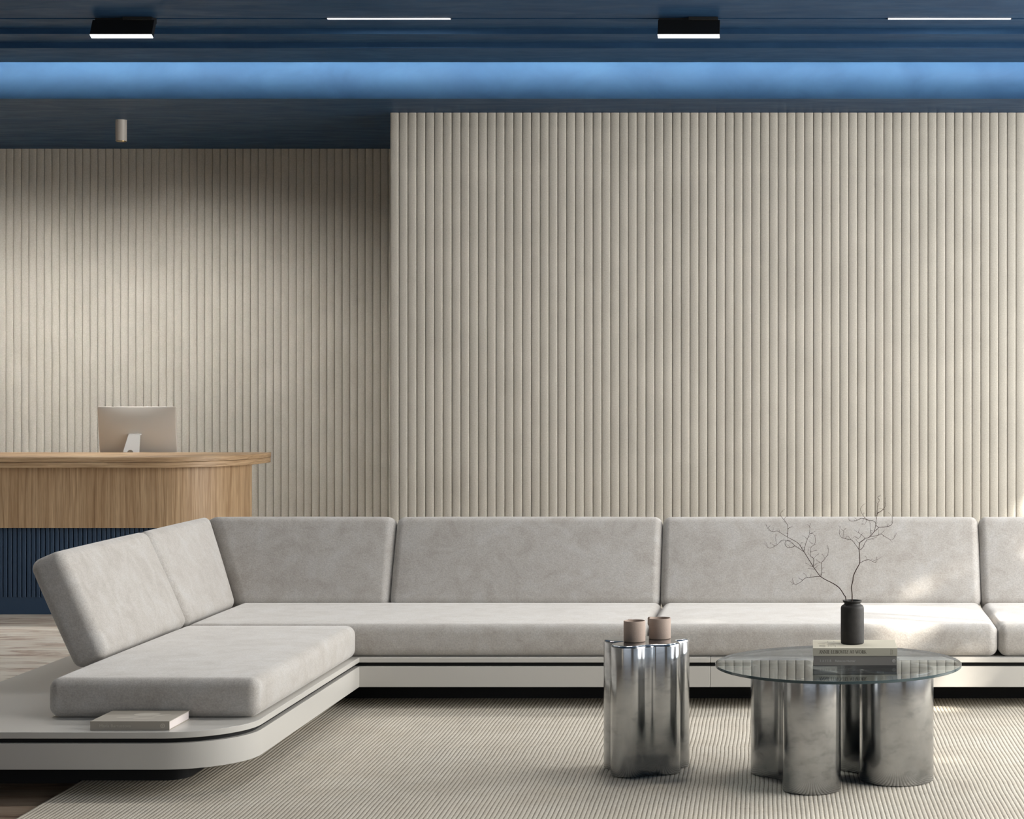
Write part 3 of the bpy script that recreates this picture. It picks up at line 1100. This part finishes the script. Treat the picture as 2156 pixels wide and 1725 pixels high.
def branch(label, main, twigs, phase, anchor):
    t = thing('dry_branch', label, 'branch', anchor, 'bare branches in the black vase')

    def P(cxp, cyp, dy):
        px, py = 1600 + cxp / 6.9, 1030 + cyp / 6.9
        Y = VY + dy
        return Vector(((px - XV) / F * Y, Y, H - (py - YH) / F * Y))

    def depth(cyp):
        k = max(0.0, (1600 - cyp) / 1500.0)
        return k * 0.10 * math.sin(k * 4 + phase)
    pts = [P(x, y, depth(y)) for x, y in main]
    n = len(pts)
    inn = anchor_in(pts[0])
    pts = spline([inn] + pts, 4)
    n = len(pts)
    rad = [0.0021 * (1 - 0.80 * i / n) for i in range(n)]
    build('stem', MB().tube(pts, rad, 7), 'twig', t, smooth=80)
    for tw in twigs:
        d0 = depth(tw[0][1])
        s = random.choice((-1, 1)) * random.uniform(0.2, 0.6)
        q, L = [], 0.0
        for i, (x, y) in enumerate(tw):
            if i:
                L += math.hypot(x - tw[i - 1][0], y - tw[i - 1][1]) / 6.9 / F * VY
            q.append(P(x, y, d0 + s * L))
        long = len(tw) > 4
        r0, r1 = (0.00105, 0.00040) if long else (0.00060, 0.00034)
        q = spline(q, 4)
        rad = [r0 + (r1 - r0) * i / (len(q) - 1) for i in range(len(q))]
        build('twig', MB().tube(q, rad, 5), 'twig', t, smooth=80)
        # short wispy side shoots
        step = 5 if long else 6
        for i in range(step, len(q) - 1, step):
            d = (q[i + 1] - q[i - 1]).normalized()
            side = Vector((-d.z, random.uniform(-0.5, 0.5), d.x)) * random.choice((-1, 1))
            L2 = random.uniform(0.006, 0.014) if long else random.uniform(0.004, 0.008)
            e = q[i] + (d * 0.75 + side * 0.7 + Vector((0, 0, 0.35))).normalized() * L2
            m3 = (q[i] + e) / 2 + side * L2 * 0.12
            build('twig', MB().tube([q[i], m3, e], [0.00042, 0.00036, 0.00028], 4), 'twig', t, smooth=80)
    return t


def anchor_in(p):
    return Vector((VX + (p.x - VX) * 0.6, VY, VZ + 0.06))


L_main = [(1250, 1605), (1225, 1545), (1165, 1450), (1100, 1395), (1030, 1355), (960, 1320), (880, 1268), (800, 1165), (720, 1040), (640, 910), (590, 830), (545, 780), (470, 735), (400, 700), (330, 655), (255, 612), (190, 620), (120, 600)]
L_tw = [[(870, 1270), (760, 1278), (660, 1295), (600, 1345), (530, 1385), (480, 1370), (430, 1335)], [(690, 1283), (665, 1250), (635, 1215)], [(735, 1272), (745, 1235)], [(615, 1330), (590, 1305), (560, 1295)], [(490, 1368), (480, 1330), (465, 1310)], [(500, 1375), (465, 1390)],
        [(885, 1268), (900, 1200), (893, 1080), (930, 1030), (985, 950), (995, 870), (975, 810)], [(893, 1080), (850, 1050), (820, 1045)], [(945, 1010), (925, 975), (905, 945)], [(900, 1215), (945, 1215)], [(890, 1250), (865, 1220)],
        [(775, 1120), (780, 1015), (735, 970), (735, 860), (800, 790), (800, 690), (770, 650), (740, 645)], [(780, 1015), (810, 975), (860, 935)], [(735, 970), (700, 930), (705, 860), (735, 840)], [(735, 920), (790, 895), (830, 895)], [(775, 800), (740, 780), (715, 765)],
        [(640, 910), (655, 830), (685, 740), (715, 670), (745, 640), (805, 615)], [(720, 650), (725, 590), (720, 545), (680, 510)], [(720, 545), (735, 495)], [(685, 730), (655, 695), (615, 680)],
        [(400, 700), (405, 610), (400, 520), (350, 450), (300, 380), (315, 330), (365, 290)], [(350, 450), (370, 410), (405, 390)], [(403, 575), (440, 560), (480, 545)], [(400, 645), (375, 640)],
        [(640, 910), (580, 870), (510, 825), (460, 775), (390, 745), (310, 750), (250, 810), (150, 860), (105, 835), (65, 795)], [(510, 825), (450, 850), (390, 840), (365, 800), (380, 760), (450, 745)], [(250, 810), (225, 710), (245, 660)], [(105, 835), (95, 780)], [(210, 825), (180, 800), (140, 795)], [(350, 750), (345, 715)],
        [(620, 880), (600, 850), (640, 845), (655, 850)], [(190, 620), (195, 560)], [(290, 630), (280, 590)], [(165, 612), (115, 570), (85, 515)], [(115, 570), (150, 530)],
        [(780, 1120), (830, 1080), (880, 1070)], [(770, 1130), (710, 1100), (660, 1070)], [(790, 1165), (740, 1160), (700, 1150)], [(775, 1130), (720, 1130)], [(800, 1150), (850, 1105)], [(600, 850), (590, 800), (615, 775)]]
R_main = [(1340, 1605), (1338, 1510), (1330, 1420), (1350, 1340), (1360, 1260), (1400, 1170), (1448, 1078), (1450, 980), (1440, 880), (1445, 800), (1460, 770), (1500, 745), (1530, 715), (1570, 710), (1610, 680), (1660, 620), (1720, 565), (1690, 530), (1675, 485), (1640, 460), (1580, 455), (1520, 410), (1480, 350), (1460, 290), (1495, 235), (1530, 210)]
R_tw = [[(1448, 1078), (1510, 1045), (1575, 1025), (1640, 1055), (1680, 1070), (1700, 1035), (1765, 985)], [(1555, 1030), (1550, 1000), (1530, 975)], [(1640, 1050), (1690, 1025), (1700, 985)],
        [(1440, 880), (1390, 810), (1330, 740), (1260, 725), (1190, 705), (1155, 650), (1160, 580), (1175, 540)], [(1220, 710), (1215, 610), (1250, 570)], [(1215, 610), (1175, 580)], [(1330, 740), (1290, 695), (1270, 680)],
        [(1450, 885), (1490, 855), (1530, 775), (1570, 735), (1640, 720), (1700, 695)],
        [(1610, 690), (1690, 680), (1755, 655), (1830, 700), (1910, 740), (1955, 700), (1990, 630)], [(1755, 655), (1810, 600)], [(1725, 665), (1725, 590)], [(1960, 690), (1965, 640)],
        [(1605, 680), (1605, 560), (1595, 480), (1590, 460)], [(1660, 620), (1680, 540), (1690, 440), (1710, 340), (1710, 230), (1735, 160), (1710, 120), (1755, 85)], [(1715, 225), (1690, 185)], [(1700, 360), (1770, 315), (1780, 285), (1720, 290)], [(1690, 470), (1685, 380), (1700, 300)], [(1700, 350), (1760, 320), (1815, 260), (1825, 180), (1815, 135)],
        [(1720, 555), (1830, 550), (1910, 520), (1925, 460), (1915, 395), (1865, 340)], [(1845, 545), (1850, 490)],
        [(1580, 455), (1480, 425), (1410, 455), (1350, 465), (1300, 455), (1275, 395)], [(1410, 450), (1375, 410)], [(1520, 410), (1490, 475)], [(1550, 450), (1525, 510), (1480, 500)], [(1480, 350), (1500, 380), (1510, 340)],
        [(1530, 715), (1470, 660), (1420, 630), (1370, 590)], [(1470, 660), (1440, 715), (1380, 690), (1345, 720)], [(1470, 670), (1500, 640)], [(1430, 635), (1445, 570)], [(1620, 650), (1610, 595), (1640, 610)], [(1240, 720), (1265, 690)], [(1445, 790), (1395, 735), (1440, 715)]]
branch('dark leafless branch bending low to one side out of black vase', L_main, L_tw, 0.4, (VX - 0.01, VY, VZ + 0.06))
branch('dark leafless branch rising upright and forked out of black vase', R_main, R_tw, 2.6, (VX + 0.004, VY, VZ + 0.06))

# ------------------------------------------------------------------ steel side table and two mugs
STX, STY, STZ = -0.610, 7.335, 0.502
side = thing('side_table', 'tall clover-shaped polished steel side table carrying two clay mugs', 'table', (STX, STY, 0.0115))
LOBES = [(-0.057, -0.088, 0.069), (0.066, -0.038, 0.067), (-0.094, 0.055, 0.073), (0.088, 0.076, 0.072), (0.0, 0.0, 0.080), (0.004, -0.072, 0.048), (0.0, 0.08, 0.06)]


def star(lobes, k, n=220):
    def sdf(p):
        d = 9.0
        for x, y, r in lobes:
            d = smin(d, (p - Vector((x, y))).length - r, k)
        return d
    out = []
    for i in range(n):
        t = 2 * math.pi * i / n
        u = Vector((math.cos(t), math.sin(t)))
        r = 0.30
        while sdf(u * r) > 0:
            r -= 0.002
        lo, hi = r, r + 0.002
        for _ in range(12):
            m2 = (lo + hi) / 2
            lo, hi = (lo, m2) if sdf(u * m2) > 0 else (m2, hi)
        out.append((u.x * lo, u.y * lo))
    return out


cp = star(LOBES, 0.014)
column('body', cp, STX, STY, 0.0115, STZ, side, r=0.010)
build('top_plate', MB().prism([(STX + x, STY + y) for x, y in inset(cp, 0.011)], STZ - 0.004, STZ + 0.0004), 'steel', side, smooth=40)


def mug(label, x, y, r, h, ang):
    m = thing('mug', label, 'mug', (x, y, STZ + 0.0004), 'pink clay mugs on the side table')
    z0 = STZ + 0.0004
    pr = [(0.0003, 0), (r - 0.004, 0), (r - 0.001, 0.0012), (r, 0.004), (r, h - 0.0012), (r - 0.001, h), (r - 0.003, h), (r - 0.004, h - 0.0015), (r - 0.0042, 0.008), (0.0003, 0.006)]
    build('cup', MB().lathe([(a, z0 + b) for a, b in pr], x, y, 56), 'clay', m, smooth=50)
    hb = MB()
    d = Vector((math.cos(ang), math.sin(ang), 0))
    s = Vector((-d.y, d.x, 0))
    # flat strip handle that leaves the rim, turns down and returns to the wall
    prof = [(r - 0.001, h - 0.001), (r + 0.020, h - 0.001), (r + 0.026, h - 0.006), (r + 0.026, h - 0.030), (r + 0.020, h - 0.036), (r - 0.001, h - 0.036)]
    inn = [(r - 0.001, h - 0.006), (r + 0.017, h - 0.006), (r + 0.021, h - 0.010), (r + 0.021, h - 0.026), (r + 0.017, h - 0.031), (r - 0.001, h - 0.031)]
    outl = prof + inn[::-1]
    vs = []
    for w in (-0.0055, 0.0055):
        for a, b in outl:
            p = Vector((x, y, z0)) + d * a + s * w
            vs.append((p.x, p.y, p.z + b))
    k = len(outl)
    q = len(prof)
    fs = [(i, (i + 1) % k, k + (i + 1) % k, k + i) for i in range(k)]
    for base in (0, k):
        for i in range(q - 1):
            fs.append((base + i, base + i + 1, base + k - 2 - i, base + k - 1 - i))
    hb.add(vs, fs)
    build('handle', hb, 'clay', m, smooth=30)
    return m


mug('pink clay mug with its handle turned away, nearer the table rim', -0.652, 7.311, 0.0412, 0.079, math.radians(112))
mug('pink clay mug with handle showing at its side on steel table', -0.5625, 7.394, 0.0420, 0.079, math.radians(133))

# ------------------------------------------------------------------ reception desk
desk = thing('reception_desk', 'oak reception counter with rounded end and navy slatted base', 'desk', (-4.9, 12.5, 0))


def desk_outline(ins, yb=12.93):
    """plan of the desk inset by ins: straight front, elliptical right end, straight back"""
    xe, y0 = -4.09, 12.10 + ins
    rx, ry = 0.50 - ins * 0.85, 0.68 - ins
    pts = [(-6.35 + ins, y0)]
    for i in range(19):
        t = math.pi / 2 * i / 18
        pts.append((xe + rx * math.sin(t), 12.78 - ry * math.cos(t)))
    pts += [(xe + rx, yb - ins * 0.3), (-6.35 + ins, yb - ins * 0.3)]
    return pts


ZC = 1.0044
build('counter_top', MB().prism(desk_outline(0.0), ZC - 0.030, ZC), 'oak_h', desk, smooth=30, bevel=0.002)
build('counter_underlay', MB().prism(desk_outline(0.003), ZC - 0.0665, ZC - 0.0315), 'oak_h', desk, smooth=30, bevel=0.002)
build('upper_front', MB().prism(desk_outline(0.10, 12.75), 0.5535, ZC - 0.0665), 'oak_v', desk, smooth=30)
build('base_core', MB().prism(desk_outline(0.165, 12.75), 0.105, 0.5535), 'navy_paint', desk, smooth=30)
build('base_plinth', MB().prism(desk_outline(0.156, 12.75), 0.0, 0.110), 'navy_paint', desk, smooth=30)
build('work_top', MB().box(-6.2, -4.05, 12.70, 13.45, 0.845, 0.875), 'oak_h', desk)
build('back_panel', MB().box(-6.2, -6.16, 12.75, 13.42, 0, 0.845), 'oak_v', desk)
# navy slats round the front and the curved end
ol = desk_outline(0.150, 12.75)[:-2]
path = [Vector(p) for p in ol]
pitch, sw = 0.0298, 0.0225
slat0 = None
d_acc, want = 0.0, 1.0
px0 = -5.0606 - 0.0 * pitch
want = (px0 + 6.35 - 0.150) % pitch
for i in range(len(path) - 1):
    a, b = path[i], path[i + 1]
    L = (b - a).length
    tdir = (b - a).normalized()
    while want <= d_acc + L:
        p = a + tdir * (want - d_acc)
        nrm = Vector((tdir.y, -tdir.x))
        if p.x > -6.19:
            if slat0 is None:
                mb = MB()
                mb.prism([(-sw / 2, 0.016), (-sw / 2, 0.0015), (-sw / 2 + 0.002, 0.0), (sw / 2 - 0.002, 0.0), (sw / 2, 0.0015), (sw / 2, 0.016)], 0.110, 0.553)
                slat0 = build('slat', mb, 'navy_paint', desk)
                s = slat0
            else:
                s = copy_part(slat0, desk, (0, 0, 0))
            s.location = Vector((p.x, p.y, 0)) - parent_origin(desk)
            s.rotation_euler = (0, 0, math.atan2(tdir.y, tdir.x))
        want += pitch
    d_acc += L

# ------------------------------------------------------------------ desktop computer seen from behind
mon = thing('desktop_computer', 'slim aluminium desktop computer seen from behind on reception desk', 'computer', (-4.53, 13.08, 0.875))
MXC, MZT, MY = -4.523, 1.310, 13.02
tilt = math.radians(8)
vs, fs = round_box(0.264, 0.020, 0.205, 0.008, (16, 2, 14), 3)
sc = []
for x, y, z in vs:
    g = max(0, 1 - (x / 0.264) ** 2) * max(0, 1 - (z / 0.205) ** 2)
    if y < 0:
        y = -0.004 - 0.034 * g ** 0.8 + (y + 0.02) * 0.2
    else:
        y = 0.004
    zz = z - 0.205
    sc.append((MXC + x, MY - zz * math.sin(tilt) * 1.0 + y, MZT + zz * math.cos(tilt)))
build('back_shell', MB().add(sc, fs), 'alu', mon, smooth=60)
scr = MB()
q = []
for x, z in ((-0.252, -0.395), (0.252, -0.395), (0.252, -0.012), (-0.252, -0.012)):
    q.append((MXC + x, MY - z * math.sin(tilt) + 0.0046, MZT + z * math.cos(tilt)))
scr.add(q, [(3, 2, 1, 0)])
build('screen', scr, 'screen', mon)
st = MB()
yt, yb = MY - 0.005, MY - 0.075
# stand: top bracket, sloping plate with a cable hole, foot
ztop, zbot = 1.119, 0.881
xl0, xl1, xr0, xr1 = MXC - 0.042, MXC - 0.1000, MXC + 0.037, MXC + 0.039
hc = Vector((MXC - 0.022, 0.998))
hr = 0.0215
# plate outline in (x, z) with round hole, split into strips
outer = [(xl0, ztop), (xl1, zbot), (xr1, zbot), (xr0, ztop)]
k = 24
hole = [(hc.x + hr * math.cos(2 * math.pi * i / k), hc.y + hr * math.sin(2 * math.pi * i / k)) for i in range(k)]


def plate_y(z):
    t = (ztop - z) / (ztop - zbot)
    return MY - 0.040 - 0.045 * t


def hit(i):
    t = 2 * math.pi * i / k
    d = Vector((math.cos(t), math.sin(t)))
    best = 9
    for j in range(4):
        a, b = Vector(outer[j]), Vector(outer[(j + 1) % 4])
        e = b - a
        den = d.x * e.y - d.y * e.x
        if abs(den) < 1e-9:
            continue
        w = a - hc
        tt = (w.x * e.y - w.y * e.x) / den
        uu = (w.x * d.y - w.y * d.x) / den
        if tt > 0 and -1e-6 <= uu <= 1 + 1e-6:
            best = min(best, tt)
    return (hc.x + d.x * best, hc.y + d.y * best)


ang_c = [math.atan2(z - hc.y, x - hc.x) % (2 * math.pi) for x, z in outer]
vv, ff = [], []
for i in range(k):
    a, b = hit(i), hit((i + 1) % k)
    a0, a1 = 2 * math.pi * i / k, 2 * math.pi * (i + 1) / k
    ring = [hole[i], a]
    for j in range(4):
        if a0 < ang_c[j] < a1:
            ring.append(outer[j])
    ring += [b, hole[(i + 1) % k]]
    o = len(vv)
    m = len(ring)
    vv += [(x, plate_y(z), z) for x, z in ring] + [(x, plate_y(z) + 0.007, z) for x, z in ring]
    ff += [tuple(range(o, o + m)), tuple(range(o + 2 * m - 1, o + m - 1, -1))]
    ff += [(o + j, o + (j + 1) % m, o + m + (j + 1) % m, o + m + j) for j in range(m)]
build('stand_plate', MB().add(vv, ff), 'alu_bright', mon)
build('stand_bracket', MB().box(xl0, xr0, MY - 0.040, MY + 0.03, ztop - 0.002, ztop + 0.007), 'alu_bright', mon, bevel=0.002)
build('stand_foot', MB().box(xl1, xr1, MY - 0.085, MY + 0.11, 0.875, 0.882), 'alu_bright', mon)

# ------------------------------------------------------------------ ceiling lights
P_SPOT, P_LINE = 11.0, 10.0
def fixture(label, xc, yc=10.66):
    t = thing('track_spotlight', label, 'ceiling light', (xc, yc, Z_MAIN), 'black track spotlights on the stepped ceiling')
    w = 0.170
    tl = math.radians(27)
    ax = Vector((0, math.sin(tl), math.cos(tl)))       # from lit face up to the track
    nr = Vector((0, math.cos(tl), -math.sin(tl)))      # from front face to rear face
    f0 = Vector((0, yc - 0.100, 3.385))
    def slab(x0, x1, a0, a1, b0, b1):
        mb = MB()
        vs = []
        for x in (x0, x1):
            for a, b in ((a0, b0), (a1, b0), (a1, b1), (a0, b1)):
                p = f0 + ax * a + nr * b
                vs.append((xc + x, p.y, p.z))
        return mb.add(vs, [(0, 1, 2, 3), (7, 6, 5, 4), (0, 4, 5, 1), (1, 5, 6, 2), (2, 6, 7, 3), (3, 7, 4, 0)])
    build('housing', slab(-w, w, 0.0015, 0.098, 0, 0.034), 'black_metal', t, bevel=0.0012)
    build('diffuser', slab(-w + 0.001, w - 0.001, -0.0015, 0.003, 0.0015, 0.0320), 'diffuser', t)
    build('track_adapter', MB().box(xc - w, xc + w - 0.012, yc - 0.018, yc + 0.018, 3.462, Z_MAIN + 0.03 if yc > 10 else Z_MAIN), 'black_metal', t)
    build('power_clip', MB().box(xc - 0.002, xc + w - 0.012, yc - 0.062, yc - 0.018, 3.474, 3.4885), 'black_metal', t)
    e = f0 + nr * 0.017 - ax * 0.006
    lamp('spotlight_beam', 'AREA', (xc, e.y, e.z), -ax, P_SPOT, (1.0, 0.97, 0.93), shape='RECTANGLE', size=0.32, size_y=0.03, spread=math.radians(120))
    return t


fixture('black tilted track spotlight above the oak reception desk', -3.7565)
fixture('black tilted track spotlight above the steel side table', -0.646)


def strip(label, x0, x1, yc=10.66):
    t = thing('linear_light', label, 'ceiling light', ((x0 + x1) / 2, yc, Z_MAIN), 'slim white line lights in the ceiling track')
    build('housing', MB().box(x0 - 0.006, x1 + 0.006, yc - 0.0145, yc + 0.0145, Z_MAIN - 0.001, Z_MAIN + (0.02 if yc > 10 else 0.0)), 'black_metal', t)
    build('diffuser', MB().box(x0, x1, yc - 0.010, yc + 0.010, Z_MAIN - 0.0035, Z_MAIN - 0.001), 'diffuser', t)
    lamp('line_light_glow', 'AREA', ((x0 + x1) / 2, yc, Z_MAIN - 0.006), (0, 0, -1), P_LINE if yc < 10 else P_LINE * 1.5, (1.0, 0.97, 0.93), shape='RECTANGLE', size=x1 - x0, size_y=0.02)


strip('slim glowing white line light in ceiling track above the sofa corner', -2.647, -1.969)
strip('slim glowing white line light in ceiling track above the glass table', 0.452, 1.129)
# added second track, unseen above sofa and rug, for overhead fill light
fixture('added unseen track spotlight over the rug beside the sofa leg', -3.7565, 8.2)
fixture('added unseen track spotlight over the rug before the side table', -0.646, 8.2)
strip('added unseen line light over the sofa leg and rug', -2.647, -1.969, 8.2)
strip('added unseen line light over the rug before the glass table', 0.452, 1.129, 8.2)

DLX, DLY = -4.641, 13.06


def downlight(label, x, y):
    t = thing('ceiling_downlight', label, 'ceiling light', (x, y, Z_SOFFIT), 'beige cylinder downlights behind the desk')
    r, h = 0.0368, 0.144
    z1, z0 = Z_SOFFIT, Z_SOFFIT - h
    mb = MB().lathe([(r - 0.006, z0 + 0.004), (r - 0.006, z0 + 0.001), (r - 0.001, z0), (r, z0 + 0.001), (r, z1 - 0.0005)], x, y, 40)
    build('body', mb, 'lamp_body', t, smooth=40)
    build('reflector', MB().lathe([(r - 0.0065, z0 - 0.004), (r - 0.0045, z0 - 0.004), (r - 0.0045, z0 + 0.003), (r - 0.0065, z0 + 0.003)], x, y, 40), 'brass', t, smooth=40)
    build('bulb', MB().lathe([(0.0003, z0 - 0.003), (0.012, z0 - 0.003), (0.014, z0 - 0.0005), (0.014, z0 + 0.0005)], x, y, 24), 'bulb', t, smooth=60)
    build('set_screw', MB().box(x - 0.0115, x - 0.0085, y - r - 0.0008, y - r + 0.003, z1 - 0.013, z1 - 0.010), 'black', t)
    sp = lamp('downlight_beam', 'SPOT', (x, y, z0 - 0.02), (0, 0.36, -1), 225, (1.0, 0.985, 0.965), spot_size=math.radians(142), spot_blend=1.0, shadow_soft_size=0.12)
    return t


downlight('beige cylinder downlight on the navy soffit above the computer', DLX, DLY)
downlight('beige cylinder downlight on the navy soffit beside the side wall', -6.1, DLY)
